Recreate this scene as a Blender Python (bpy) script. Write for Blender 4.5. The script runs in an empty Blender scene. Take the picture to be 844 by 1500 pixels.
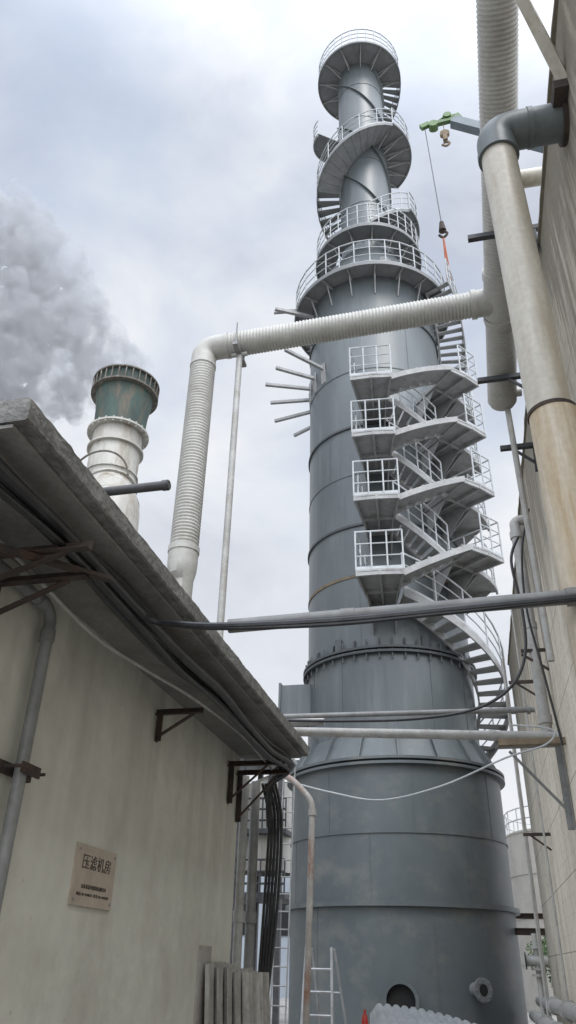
import bpy, bmesh, math, random
from mathutils import Vector, Matrix, Quaternion, noise
random.seed(7)
R=math.radians
V=Vector
scene=bpy.context.scene
scene.view_settings.view_transform='Standard'
scene.view_settings.look='None'
scene.view_settings.exposure=0
COL=bpy.context.collection
CZ=1.6

# ------------------------------------------------------------ materials
def nd(nt,t,**k):
    n=nt.nodes.new(t)
    for a,b in k.items(): setattr(n,a,b)
    return n
def mat(name,c1,c2=None,rough=.6,metal=0.0,scale=2.0,stretch=(1,1,1),lo=.35,hi=.65,stain=None,samt=.5,sscale=1.2,sstretch=(1,1,1),bump=.15,bscale=25,fine=.06,detail=6):
    m=bpy.data.materials.new(name); m.use_nodes=True
    nt=m.node_tree; b=nt.nodes['Principled BSDF']; L=nt.links.new
    if c2 is None: c2=tuple(x*.78 for x in c1)
    g=nd(nt,'ShaderNodeNewGeometry')
    mp=nd(nt,'ShaderNodeMapping'); mp.inputs['Scale'].default_value=stretch; L(g.outputs['Position'],mp.inputs['Vector'])
    n1=nd(nt,'ShaderNodeTexNoise'); n1.inputs['Scale'].default_value=scale; n1.inputs['Detail'].default_value=detail; n1.inputs['Roughness'].default_value=.6
    L(mp.outputs[0],n1.inputs['Vector'])
    r1=nd(nt,'ShaderNodeMapRange'); r1.inputs['From Min'].default_value=lo; r1.inputs['From Max'].default_value=hi
    L(n1.outputs['Fac'],r1.inputs['Value'])
    mx=nd(nt,'ShaderNodeMix',data_type='RGBA'); mx.inputs['A'].default_value=(*c1,1); mx.inputs['B'].default_value=(*c2,1)
    L(r1.outputs[0],mx.inputs['Factor']); out=mx.outputs['Result']
    if stain:
        mp2=nd(nt,'ShaderNodeMapping'); mp2.inputs['Scale'].default_value=sstretch; mp2.inputs['Location'].default_value=(3.1,7.7,1.3); L(g.outputs['Position'],mp2.inputs['Vector'])
        n2=nd(nt,'ShaderNodeTexNoise'); n2.inputs['Scale'].default_value=sscale; n2.inputs['Detail'].default_value=9; n2.inputs['Roughness'].default_value=.68
        L(mp2.outputs[0],n2.inputs['Vector'])
        r2=nd(nt,'ShaderNodeMapRange'); r2.inputs['From Min'].default_value=.5; r2.inputs['From Max'].default_value=.72; r2.inputs['To Max'].default_value=samt
        L(n2.outputs['Fac'],r2.inputs['Value'])
        m2=nd(nt,'ShaderNodeMix',data_type='RGBA'); m2.inputs['B'].default_value=(*stain,1)
        L(r2.outputs[0],m2.inputs['Factor']); L(out,m2.inputs['A']); out=m2.outputs['Result']
    n3=nd(nt,'ShaderNodeTexNoise'); n3.inputs['Scale'].default_value=bscale; n3.inputs['Detail'].default_value=5
    L(g.outputs['Position'],n3.inputs['Vector'])
    if fine:
        r3=nd(nt,'ShaderNodeMapRange'); r3.inputs['To Min'].default_value=1-fine*3; r3.inputs['To Max'].default_value=1+fine*3
        L(n3.outputs['Fac'],r3.inputs['Value'])
        m3=nd(nt,'ShaderNodeVectorMath',operation='SCALE'); L(out,m3.inputs[0]); L(r3.outputs[0],m3.inputs['Scale']); out=m3.outputs[0]
    L(out,b.inputs['Base Color'])
    b.inputs['Roughness'].default_value=rough; b.inputs['Metallic'].default_value=metal
    if bump:
        bp=nd(nt,'ShaderNodeBump'); bp.inputs['Strength'].default_value=bump; bp.inputs['Distance'].default_value=.02
        L(n3.outputs['Fac'],bp.inputs['Height']); L(bp.outputs[0],b.inputs['Normal'])
    return m
M_tower=mat('slate_paint',(.104,.120,.125),(.080,.094,.099),rough=.40,scale=.7,stretch=(1,1,.45),stain=(.14,.155,.158),samt=.65,sscale=1.6,sstretch=(2.4,2.4,.2),bump=.08,bscale=3.5,fine=.03)
M_towerlow=mat('slate_paint_dusty',(.092,.108,.114),(.070,.084,.09),rough=.46,scale=.8,stretch=(1,1,.45),stain=(.15,.148,.135),samt=.75,sscale=1.3,sstretch=(1.0,1.0,1.3),bump=.09,bscale=3.5,fine=.04)
M_towerflange=mat('slate_flange_paint',(.055,.066,.073),(.038,.045,.05),rough=.5,scale=5,stain=(.09,.055,.035),samt=.4,sscale=6)
M_band=mat('brown_tape',(.17,.13,.08),(.11,.085,.055),rough=.7,scale=5)
M_plat=mat('platform_plate_paint',(.19,.20,.202),(.145,.152,.155),rough=.55,scale=2.5,stain=(.09,.09,.09),samt=.4,sscale=3,bump=.08)
M_stair=mat('stair_grey_paint',(.33,.335,.335),(.25,.255,.255),rough=.55,scale=3,stain=(.14,.125,.11),samt=.6,sscale=4,bump=.08)
M_rail=mat('rail_pale_paint',(.46,.48,.49),(.35,.37,.38),rough=.5,scale=4,bump=0)
M_duct=mat('ribbed_duct_plastic',(.45,.445,.415),(.37,.365,.335),rough=.5,scale=1.5,stain=(.24,.22,.185),samt=.65,sscale=2.2,bump=.04)
M_beige=mat('beige_pipe_plastic',(.55,.525,.455),(.45,.42,.35),rough=.42,scale=2,stretch=(3,3,.5),stain=(.33,.26,.18),samt=.6,sscale=2.0,sstretch=(4,4,.35),bump=.04)
M_ochre=mat('weathered_beige_pipe',(.55,.48,.37),(.42,.32,.19),rough=.5,scale=3,stretch=(4,4,.4),stain=(.66,.63,.56),samt=.8,sscale=2.5,sstretch=(4,4,.4),bump=.05)
M_greypvc=mat('grey_pvc',(.125,.148,.148),(.095,.112,.115),rough=.4,scale=2,stain=(.2,.2,.19),samt=.4,bump=.03)
M_greypipe=mat('grey_pipe',(.24,.245,.24),(.17,.175,.172),rough=.45,scale=4,stain=(.12,.10,.085),samt=.6,sscale=5,bump=.06)
M_lightpipe=mat('pale_pipe',(.42,.42,.405),(.32,.32,.305),rough=.45,scale=4,stain=(.20,.15,.10),samt=.55,sscale=4,bump=.05)
M_rust=mat('rusted_steel',(.060,.045,.038),(.035,.028,.025),rough=.85,scale=9,stain=(.15,.07,.04),samt=.6,sscale=9,bump=.4)
M_rustpipe=mat('rust_streaked_pipe',(.40,.39,.37),(.30,.28,.255),rough=.6,scale=4,stain=(.24,.095,.045),samt=.95,sscale=4,sstretch=(1,1,.8),bump=.1)
M_black=mat('black_cable',(.028,.03,.034),(.016,.016,.019),rough=.38,scale=8,stain=(.09,.09,.09),samt=.35,sscale=6,bump=.05)
M_greycable=mat('grey_cable',(.075,.075,.08),(.045,.045,.05),rough=.45,scale=8,bump=.05)
M_dark=mat('dark_void',(.012,.012,.012),rough=.9,bump=0)
M_darksteel=mat('dark_steel',(.05,.055,.06),(.035,.035,.04),rough=.6,scale=3,bump=.05)
M_rim=mat('stained_rim_steel',(.14,.13,.11),(.075,.062,.05),rough=.75,scale=4,stain=(.32,.31,.28),samt=.6,sscale=3,bump=.1)
M_green=mat('green_paint_peeling',(.058,.100,.086),(.040,.060,.052),rough=.7,scale=1.8,stretch=(1,1,.4),stain=(.15,.11,.08),samt=1.0,sscale=1.7,sstretch=(1.8,1.8,.35),bump=.1)
M_white=mat('white_frp',(.48,.475,.44),(.36,.35,.315),rough=.55,scale=1.2,stretch=(1,1,.5),stain=(.21,.155,.10),samt=.95,sscale=1.3,sstretch=(1.5,1.5,.35),bump=.05)
M_slab=mat('slab_concrete',(.20,.198,.19),(.11,.109,.104),rough=.9,scale=5,stain=(.32,.315,.30),samt=.7,sscale=7,bump=.7,bscale=34,fine=.14)
M_soffit=mat('soffit_concrete',(.27,.265,.25),(.19,.186,.176),rough=.9,scale=2.2,stain=(.12,.117,.105),samt=.6,sscale=3,bump=.3,bscale=30,fine=.08)
M_ground=mat('ground_concrete',(.32,.31,.29),(.24,.23,.215),rough=.9,scale=.6,stain=(.15,.14,.125),samt=.6,sscale=1,bump=.4,bscale=20)
M_sign=mat('sign_plate',(.47,.40,.325),(.40,.335,.27),rough=.35,scale=6,bump=.03)
M_letter=mat('sign_lettering',(.07,.06,.05),rough=.6,bump=0)
M_asb=mat('fibre_cement',(.36,.355,.33),(.22,.215,.195),rough=.9,scale=6,stretch=(1,1,.3),stain=(.12,.11,.09),samt=.7,sscale=4,bump=.3)
M_alu=mat('aluminium',(.36,.37,.38),(.26,.27,.28),rough=.4,metal=.3,scale=6,stain=(.18,.15,.12),samt=.5,bump=.05)
M_sheet=mat('roof_sheet',(.42,.445,.46),(.32,.34,.355),rough=.38,metal=.15,scale=4,stain=(.22,.20,.18),samt=.5,bump=.05)
M_cgreen=mat('crane_green',(.10,.19,.05),(.06,.11,.04),rough=.5,scale=3,bump=.05)
M_cboom=mat('crane_boom_grey',(.14,.18,.205),(.10,.13,.15),rough=.5,scale=2,bump=.03)
M_orange=mat('orange_sling',(.40,.12,.06),rough=.7,bump=0)
M_red=mat('red_plastic',(.40,.03,.02),rough=.4,bump=0)
M_tank=mat('tank_panel',(.45,.43,.385),(.37,.35,.315),rough=.6,scale=1,stain=(.28,.23,.17),samt=.3,bump=.05)
M_leaf=mat('leaf',(.07,.115,.03),(.03,.06,.02),rough=.7,scale=3,bump=0)
M_bark=mat('bark',(.10,.08,.06),rough=.9,bump=.3)
M_bluegrey=mat('factory_cladding',(.30,.34,.38),(.25,.28,.32),rough=.6,scale=.6,bump=.05)
M_timber=mat('weathered_timber',(.24,.185,.12),(.15,.12,.085),rough=.85,scale=6,bump=.3)

def plaster():
    m=mat('cream_plaster',(.66,.66,.595),(.57,.57,.505),rough=.85,scale=.8,lo=.3,hi=.7,stain=(.45,.44,.38),samt=.75,sscale=1.0,sstretch=(1,1,.8),bump=.35,bscale=7,fine=.04)
    nt=m.node_tree; L=nt.links.new; b=nt.nodes['Principled BSDF']
    src=b.inputs['Base Color'].links[0].from_socket
    g=nd(nt,'ShaderNodeNewGeometry'); s=nd(nt,'ShaderNodeSeparateXYZ'); L(g.outputs['Position'],s.inputs[0])
    mp=nd(nt,'ShaderNodeMapping'); mp.inputs['Scale'].default_value=(5,5,.5); L(g.outputs['Position'],mp.inputs['Vector'])
    n=nd(nt,'ShaderNodeTexNoise'); n.inputs['Scale'].default_value=1.1; n.inputs['Detail'].default_value=6; L(mp.outputs[0],n.inputs['Vector'])
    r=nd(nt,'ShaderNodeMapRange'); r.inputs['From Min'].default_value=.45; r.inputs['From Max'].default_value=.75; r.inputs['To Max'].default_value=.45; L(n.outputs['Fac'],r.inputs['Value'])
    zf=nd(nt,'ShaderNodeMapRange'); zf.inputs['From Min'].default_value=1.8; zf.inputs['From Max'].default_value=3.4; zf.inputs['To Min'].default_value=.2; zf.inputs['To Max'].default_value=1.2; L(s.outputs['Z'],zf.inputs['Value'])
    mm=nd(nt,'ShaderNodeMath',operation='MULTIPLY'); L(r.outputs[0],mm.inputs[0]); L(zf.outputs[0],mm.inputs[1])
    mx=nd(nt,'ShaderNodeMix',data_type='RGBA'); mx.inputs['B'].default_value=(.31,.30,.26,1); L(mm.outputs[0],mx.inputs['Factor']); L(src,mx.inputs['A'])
    v=nd(nt,'ShaderNodeTexVoronoi'); v.inputs['Scale'].default_value=6; L(g.outputs['Position'],v.inputs['Vector'])
    r5=nd(nt,'ShaderNodeMapRange'); r5.inputs['From Min'].default_value=.03; r5.inputs['From Max'].default_value=.07; r5.inputs['To Min'].default_value=.45; r5.inputs['To Max'].default_value=0; L(v.outputs['Distance'],r5.inputs['Value'])
    m5=nd(nt,'ShaderNodeMix',data_type='RGBA'); m5.inputs['B'].default_value=(.3,.28,.23,1); L(r5.outputs[0],m5.inputs['Factor']); L(mx.outputs['Result'],m5.inputs['A'])
    L(m5.outputs['Result'],b.inputs['Base Color'])
    return m
M_plaster=plaster()
def concretewall():
    m=mat('weathered_concrete',(.74,.69,.58),(.60,.55,.455),rough=.9,scale=1.3,stretch=(1,1,.5),stain=(.38,.33,.26),samt=.8,sscale=1.4,sstretch=(3,3,.3),bump=.6,bscale=14,fine=.09)
    nt=m.node_tree; L=nt.links.new; b=nt.nodes['Principled BSDF']
    src=b.inputs['Base Color'].links[0].from_socket
    g=nd(nt,'ShaderNodeNewGeometry'); s=nd(nt,'ShaderNodeSeparateXYZ'); L(g.outputs['Position'],s.inputs[0])
    mp=nd(nt,'ShaderNodeMapping'); mp.inputs['Scale'].default_value=(4,4,.35); L(g.outputs['Position'],mp.inputs['Vector'])
    n=nd(nt,'ShaderNodeTexNoise'); n.inputs['Scale'].default_value=1.5; n.inputs['Detail'].default_value=8; n.inputs['Roughness'].default_value=.7; L(mp.outputs[0],n.inputs['Vector'])
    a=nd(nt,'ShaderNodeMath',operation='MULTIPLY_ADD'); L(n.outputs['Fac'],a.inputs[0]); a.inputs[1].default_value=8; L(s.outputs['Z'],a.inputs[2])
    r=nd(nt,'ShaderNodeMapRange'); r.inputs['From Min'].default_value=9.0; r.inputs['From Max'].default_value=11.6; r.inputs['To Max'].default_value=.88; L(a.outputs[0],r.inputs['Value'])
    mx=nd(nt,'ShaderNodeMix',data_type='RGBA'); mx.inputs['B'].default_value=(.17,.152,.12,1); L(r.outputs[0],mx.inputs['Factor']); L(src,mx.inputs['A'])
    def joint(sock,period,w,prev,k_=.6):
        d=nd(nt,'ShaderNodeMath',operation='DIVIDE'); L(sock,d.inputs[0]); d.inputs[1].default_value=period
        f=nd(nt,'ShaderNodeMath',operation='FRACT'); L(d.outputs[0],f.inputs[0])
        c=nd(nt,'ShaderNodeMath',operation='LESS_THAN'); L(f.outputs[0],c.inputs[0]); c.inputs[1].default_value=w
        q=nd(nt,'ShaderNodeMath',operation='MULTIPLY'); L(c.outputs[0],q.inputs[0]); q.inputs[1].default_value=k_
        k=nd(nt,'ShaderNodeMix',data_type='RGBA'); k.inputs['B'].default_value=(.14,.125,.10,1); L(q.outputs[0],k.inputs['Factor']); L(prev,k.inputs['A'])
        return k.outputs['Result']
    o=joint(s.outputs['Z'],.92,.018,mx.outputs['Result'])
    o=joint(s.outputs['Z'],.23,.03,o,.22)
    o=joint(s.outputs['Y'],1.85,.009,o)
    L(o,b.inputs['Base Color'])
    return m
M_cwall=concretewall()

# ------------------------------------------------------------ mesh builder
WL={}
class MB:
    def __init__(s): s.v=[]; s.f=[]
    def face(s,pts):
        i=len(s.v); s.v+= [V(p) for p in pts]; s.f.append(tuple(range(i,i+len(pts))))
    def grid(s,rows,closed_u=False,closed_v=False):
        i=len(s.v); nu=len(rows); nv=len(rows[0])
        for r in rows: s.v+=[V(p) for p in r]
        for a in range(nu if closed_u else nu-1):
            for b in range(nv if closed_v else nv-1):
                a2=(a+1)%nu; b2=(b+1)%nv
                s.f.append((i+a*nv+b,i+a*nv+b2,i+a2*nv+b2,i+a2*nv+b))
    def hexa(s,p):
        i=len(s.v); s.v+=[V(q) for q in p]
        for f in ((0,3,2,1),(4,5,6,7),(0,1,5,4),(1,2,6,5),(2,3,7,6),(3,0,4,7)): s.f.append(tuple(i+k for k in f))
    def box(s,a,b):
        x0,y0,z0=a; x1,y1,z1=b
        s.hexa([(x0,y0,z0),(x1,y0,z0),(x1,y1,z0),(x0,y1,z0),(x0,y0,z1),(x1,y0,z1),(x1,y1,z1),(x0,y1,z1)])
    def beam(s,p0,p1,w,h,up=(0,0,1)):
        p0=V(p0);p1=V(p1);t=(p1-p0).normalized();u=V(up)
        sd=t.cross(u)
        if sd.length<1e-3: sd=t.cross(V((0,1,0)))
        sd.normalize(); u=sd.cross(t)
        sd*=w/2;u*=h/2
        s.hexa([p0-sd-u,p0+sd-u,p1+sd-u,p1-sd-u,p0-sd+u,p0+sd+u,p1+sd+u,p1-sd+u])
    def angle(s,p0,p1,w,t=.006,up=(0,0,1)):
        p0=V(p0);p1=V(p1);d=(p1-p0).normalized();u=V(up);sd=d.cross(u)
        if sd.length<1e-3: sd=d.cross(V((0,1,0)))
        sd.normalize();u=sd.cross(d)
        s.beam(p0+u*w/2,p1+u*w/2,t,w,up=u); s.beam(p0+sd*w/2,p1+sd*w/2,w,t,up=u)
    def tube(s,path,r,n=10,caps=True):
        path=[V(p) for p in path]; N=len(path)
        rr=r if isinstance(r,(list,tuple)) else [r]*N
        T=[]
        for i in range(N):
            a=path[max(i-1,0)]; b=path[min(i+1,N-1)]; T.append((b-a).normalized())
        nrm=T[0].orthogonal().normalized(); rows=[]
        for i in range(N):
            if i>0:
                q=T[i-1].rotation_difference(T[i]); nrm=(q@nrm); nrm=(nrm-T[i]*nrm.dot(T[i])).normalized()
            bn=T[i].cross(nrm)
            rows.append([path[i]+(nrm*math.cos(2*math.pi*k/n)+bn*math.sin(2*math.pi*k/n))*rr[i] for k in range(n)])
        i0=len(s.v); s.grid(rows,closed_v=True)
        if caps:
            s.f.append(tuple(i0+k for k in range(n-1,-1,-1))); s.f.append(tuple(i0+(N-1)*n+k for k in range(n)))
    def lathe(s,prof,cx,cy,n=64):
        rows=[[(cx+r*math.sin(2*math.pi*k/n),cy-r*math.cos(2*math.pi*k/n),z) for k in range(n)] for r,z in prof]
        s.grid(rows,closed_v=True)
    def sector(s,cx,cy,r0,r1,a0,a1,z0,z1,th,n=12):
        rows=[]
        for k in range(n+1):
            t=k/n;a=R(a0+(a1-a0)*t);z=z0+(z1-z0)*t
            si,co=math.sin(a),math.cos(a)
            rows.append([(cx+r0*si,cy-r0*co,z),(cx+r1*si,cy-r1*co,z),(cx+r1*si,cy-r1*co,z-th),(cx+r0*si,cy-r0*co,z-th)])
        i=len(s.v); s.grid(rows,closed_v=True)
        s.f.append((i,i+1,i+2,i+3)); j=i+n*4; s.f.append((j+3,j+2,j+1,j))
def make(m,name,material,parent=None,sharp=35,label=None,category=None,group=None,kind=None):
    xs=[p.x for p in m.v];ys=[p.y for p in m.v];zs=[p.z for p in m.v]
    o=V(((min(xs)+max(xs))/2,(min(ys)+max(ys))/2,min(zs)))
    me=bpy.data.meshes.new(name); me.from_pydata([p-o for p in m.v],[],m.f)
    bm=bmesh.new(); bm.from_mesh(me); bmesh.ops.recalc_face_normals(bm,faces=bm.faces); bm.to_mesh(me); bm.free()
    me.materials.append(material)
    me.polygons.foreach_set('use_smooth',[True]*len(me.polygons)); me.set_sharp_from_angle(angle=R(sharp))
    ob=bpy.data.objects.new(name,me); COL.objects.link(ob); WL[ob.name]=o
    if parent: ob.parent=parent; ob.location=o-WL[parent.name]
    else: ob.location=o
    tag(ob,label,category,group,kind)
    return ob
def tag(ob,label=None,category=None,group=None,kind=None):
    if label: ob['label']=label
    if category: ob['category']=category
    if group: ob['group']=group
    if kind: ob['kind']=kind
def empty(name,loc,label,category,group=None):
    e=bpy.data.objects.new(name,None); COL.objects.link(e); e.location=loc; WL[e.name]=V(loc); e.empty_display_size=.3
    tag(e,label,category,group); return e
def fillet(pts,rad,k=8):
    pts=[V(p) for p in pts]; out=[pts[0]]
    for i in range(1,len(pts)-1):
        p=pts[i];a=(pts[i-1]-p);b=(pts[i+1]-p); r=min(rad,a.length*.49,b.length*.49)
        A=p+a.normalized()*r;B=p+b.normalized()*r; c=A+B-p
        sq=abs(a.normalized().dot(b.normalized()))<.3
        for j in range(k+1):
            if sq:
                t=j/k*math.pi/2
                out.append(c+(B-p)*-1*math.cos(t)+(A-p)*-1*math.sin(t))
            else:
                u=j/k; out.append(A*(1-u)**2+p*2*u*(1-u)+B*u*u)
    out.append(pts[-1]); return out
def resample(path,step):
    out=[path[0]]; acc=0
    for i in range(1,len(path)):
        a,b=path[i-1],path[i]; L=(b-a).length
        if L<1e-6: continue
        d=step-acc
        while d<=L: out.append(a.lerp(b,d/L)); d+=step
        acc=(L-(d-step))
    out.append(path[-1]); return out
def smooth(pts,n=8):
    pts=[V(p) for p in pts]; P=[pts[0]]+pts+[pts[-1]]; out=[]
    for i in range(1,len(P)-2):
        a,b,c,d=P[i-1:i+3]
        for k in range(n):
            t=k/n
            out.append(.5*((2*b)+(c-a)*t+(2*a-5*b+4*c-d)*t*t+(3*b-a-3*c+d)*t**3))
    out.append(pts[-1]); return out
def W(x,y,h): return V((x,y,CZ+h))
def pipe(name,path,r,m,label,category,n=14,collars=(),parent=None,group=None):
    b=MB(); b.tube(path,r,n)
    for c,d,rr,l in collars:
        c=V(c);d=V(d).normalized(); b.tube([c-d*l/2,c+d*l/2],rr,n)
    return make(b,name,m,parent,label=label,category=category,group=group)

# ------------------------------------------------------------ ground
g=MB(); g.face([(-400,-400,0),(400,-400,0),(400,400,0),(-400,400,0)])
make(g,'ground',M_ground,kind='structure',label='grey concrete factory yard ground')

# ------------------------------------------------------------ TOWER
CX,CY=-1.82,20.0
def P(a,r,z): return V((CX+r*math.sin(R(a)),CY-r*math.cos(R(a)),z))
tower=empty('exhaust_tower',(CX,CY,0),'tall slate grey painted steel exhaust tower with spiral stairs','industrial tower')
RB,RT,RS=2.59,2.2,1.0
b=MB(); b.lathe([(RB,0),(RB,5.6)],CX,CY,96)
for z0,z1,aa in ((.2,2.7,(20,-38)),(2.75,4.1,(-8,40,-60)),(4.12,5.5,(14,-30,60))):
    for a in aa: b.beam(P(a,RB+.001,z0),P(a,RB+.001,z1),.018,.014,up=P(a,1,0)-P(a,0,0))
make(b,'base_shell',M_towerlow,tower)
for z,w,t in ((2.72,.11,.05),(.12,.12,.05)):
    b=MB(); b.lathe([(RB-.01,z-t),(RB+w,z-t),(RB+w,z+t),(RB-.01,z+t)],CX,CY,96); make(b,'stiffener_ring',M_towerlow,tower)
b=MB(); b.lathe([(RB-.01,4.07),(RB+.025,4.07),(RB+.025,4.12),(RB-.01,4.12)],CX,CY,96); make(b,'weld_seam',M_towerlow,tower)
b=MB(); b.lathe([(RB-.01,5.5),(RB+.13,5.5),(RB+.13,5.56),(RB+.0,5.57),(RB+.0,5.60),(RB+.13,5.61),(RB+.13,5.67),(RB-.1,5.67)],CX,CY,96)
make(b,'base_flange',M_towerlow,tower)
b=MB(); b.lathe([(RB-.02,5.66),(RT+.03,6.25),(RT,6.3)],CX,CY,96)
make(b,'cone_shoulder',M_tower,tower)
for k in range(18):
    a=k*20+8; b=MB()
    q=[P(a,RB+.07,5.67),P(a,RT+.0,5.67),P(a,RT+.0,6.42),P(a,RT+.05,6.42)]
    s=P(a+90,1,0)-P(a+90,0,0); s=V((s.x,s.y,0)).normalized()*.014
    b.hexa([q[0]-s,q[1]-s,q[1]+s,q[0]+s,q[3]-s,q[2]-s,q[2]+s,q[3]+s])
    make(b,'gusset_plate',M_tower,tower)
b=MB(); b.lathe([(RT,6.25),(RT,8.3)],CX,CY,96)
for k in range(12):
    a=k*30+3; b.beam(P(a,RT+.004,6.32),P(a,RT+.004,8.28),.03,.02,up=P(a,1,0)-P(a,0,0))
make(b,'middle_shell',M_tower,tower)
b=MB(); b.lathe([(RT-.01,8.26),(RT+.14,8.26),(RT+.14,8.32),(RT+.02,8.33),(RT+.02,8.36),(RT+.14,8.37),(RT+.14,8.43),(RT-.01,8.43)],CX,CY,96)
for k in range(44):
    a=k*360/44; b.beam(P(a,RT+.07,8.10),P(a,RT+.07,8.62),.034,.034)
    if k%2==0: b.hexa([P(a-.35,RT,8.43),P(a-.35,RT+.12,8.43),P(a+.35,RT+.12,8.43),P(a+.35,RT,8.43),P(a-.35,RT,8.66),P(a-.35,RT+.02,8.66),P(a+.35,RT+.02,8.66),P(a+.35,RT,8.66)])
for a in (-28,30):
    b.beam(P(a,RT+.06,8.4),P(a,RT+.06,8.75),.16,.06)
make(b,'bolted_flange',M_towerflange,tower)
b=MB(); b.lathe([(RT,8.40),(RT,21.9),(1.25,24.3),(RS,24.5)],CX,CY,96)
for z in (13.7,17.6): b.lathe([(RT-.005,z-.018),(RT+.014,z-.018),(RT+.014,z+.018),(RT-.005,z+.018)],CX,CY,96)
for i,(z0,z1) in enumerate(((8.5,11.9),(12.1,13.65),(13.75,15.35),(15.45,17.55),(17.65,19.85),(19.95,21.7))):
    a=(-12,28,-35,-8,35,-25)[i]; b.beam(P(a,RT+.001,z0),P(a,RT+.001,z1),.02,.014,up=P(a,1,0)-P(a,0,0))
make(b,'upper_shell',M_tower,tower)
for z in (12.0,15.4,19.9):
    b=MB(); b.lathe([(RT-.01,z-.035),(RT+.045,z-.035),(RT+.045,z+.035),(RT-.01,z+.035)],CX,CY,96)
    make(b,'seam_ring',M_towerflange,tower)
b=MB(); b.lathe([(RT,10.42),(RT+.02,10.42),(RT+.02,10.50),(RT,10.50)],CX,CY,96)
make(b,'brown_band',M_band,tower)
b=MB(); b.lathe([(RT-.01,21.8),(RT+.1,21.8),(RT+.1,21.9),(RT+.02,21.92),(RT+.02,21.96),(RT+.1,21.98),(RT+.1,22.06),(RT-.1,22.1)],CX,CY,96)
make(b,'top_flange',M_towerflange,tower)
for a in (-25,-5,20,48,-50):
    b=MB(); b.tube([P(a,1.9,22.35),P(a,2.25,22.45)],.13,12); b.tube([P(a,2.2,22.44),P(a,2.27,22.45)],.2,12)
    make(b,'nozzle',M_towerflange,tower)
b=MB(); b.lathe([(RS,24.4),(RS,37.9),(RS-.05,37.9),(RS-.05,36)],CX,CY,64)
for z in (27.3,30.1,33,35.5): b.lathe([(RS-.005,z-.02),(RS+.016,z-.02),(RS+.016,z+.02),(RS-.005,z+.02)],CX,CY,64)
make(b,'stack_shell',M_tower,tower)
for s0 in (0,120,240):
    b=MB(); rows=[]
    N=110
    for k in range(N+1):
        t=k/N; a=s0-t*440; z=25+t*12.0
        rows.append([P(a,RS-.01,z-.02),P(a,RS+.10,z-.02),P(a,RS+.10,z+.02),P(a,RS-.01,z+.02)])
    b.grid(rows,closed_v=True); make(b,'spiral_strake',M_tower,tower)

def railing(path,parent,h=1.1,every=1,mesh_r=.022,toe=True):
    b=MB(); path=[V(p) for p in path]
    for hh,rr in ((h,mesh_r*1.15),(h*.68,mesh_r*.8),(h*.36,mesh_r*.8)): b.tube([p+V((0,0,hh)) for p in path],rr,6)
    for i,p in enumerate(path):
        if i%every==0 or i==len(path)-1: b.tube([p,p+V((0,0,h))],mesh_r,6)
    if toe: b.grid([[p+V((0,0,.0)),p+V((0,0,.10))] for p in path])
    return make(b,'railing',M_rail,parent)
def arc(a0,a1,r,z0,z1,n):
    return [P(a0+(a1-a0)*k/n,r,z0+(z1-z0)*k/n) for k in range(n+1)]
def platform(r0,r1,a0,a1,z,nb=8,rails=None,depth=.55,n=32,lip=.12):
    b=MB(); b.sector(CX,CY,r0,r1,a0,a1,z,z,.05,n)
    b.sector(CX,CY,r1-.03,r1+.02,a0,a1,z+.02,z+.02,lip,n)
    pl=make(b,'platform',M_plat,tower)
    for k in range(nb+1):
        a=a0+(a1-a0)*(k+.0)/nb
        c=MB(); c.beam(P(a,r0,z-.09),P(a,r1-.04,z-.09),.04,.07)
        if depth: c.beam(P(a,r0+.02,z-.11-depth),P(a,r1-.3,z-.13),.035,.035)
        make(c,'support_bracket',M_stair,pl)
    for (q0,q1) in (rails if rails is not None else [(a0,a1)]):
        railing(arc(q0,q1,r1-.03,z,z,max(2,int(abs(q1-q0)/11))),pl)
    return pl
def flight(r0,r1,a0,a1,z0,z1,rail=True,step=.2,soffit=False,strd=.22,inner=False,light=None):
    n=max(3,int(abs(z1-z0)/step)); m=max(8,n)
    b=MB()
    for rr in (r0,r1-.04): b.sector(CX,CY,rr,rr+.04,a0,a1,z0+.02,z1+.02,strd,m)
    if soffit: b.sector(CX,CY,r0+.03,r1-.03,a0,a1,z0-.10,z1-.10,.02,m)
    mt_=(M_stair if r1>2.25 else M_plat)
    fl=make(b,'stair_flight',mt_,tower)
    c=MB()
    for k in range(n):
        t=(k+.5)/n; a=a0+(a1-a0)*t; z=z0+(z1-z0)*t; da=abs(a1-a0)/n*.52
        c.sector(CX,CY,r0+.04,r1-.04,a-da,a+da,z,z,.035,1)
    make(c,'stair_treads',mt_,fl)
    if rail: railing(arc(a0,a1,r1-.02,z0,z1,m),fl,1.0,every=2)
    if inner: railing(arc(a0,a1,r0+.02,z0,z1,m),fl,.95,every=3,mesh_r=.018,toe=False)
    return fl
platform(RT,2.78,-170,150,21.75,nb=16,depth=.8,n=64,lip=.16)
platform(1.25,2.0,-150,120,24.7,nb=10,depth=.6,n=48,lip=.16)
# crown stairs: one continuous winding descent round the stack
platform(RS,1.92,-165,98,37.2,nb=9,depth=.35,n=48)
flight(1.06,1.95,98,180,37.2,34.9,strd=.16,inner=True)
flight(RS+.02,2.15,180,305,34.9,31.9,strd=.16,inner=True,step=.18)
platform(RS,2.05,45,140,31.3,nb=5,depth=.35,n=18)
flight(1.06,1.98,198,140,33.4,31.3,strd=.16)
flight(RS+.02,2.02,45,-70,31.3,29.0,soffit=True,strd=.17)
flight(RS+.02,2.0,-70,-165,29.0,26.9,inner=True,step=.2,strd=.16)
platform(RS,1.95,-205,-165,26.9,nb=2,depth=.3,n=8)
flight(1.06,1.95,155,115,26.9,26.4,strd=.16)
platform(RS,2.05,62,115,26.4,nb=3,depth=.4,n=12)
flight(1.35,1.98,62,10,26.4,24.9,strd=.16)
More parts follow.
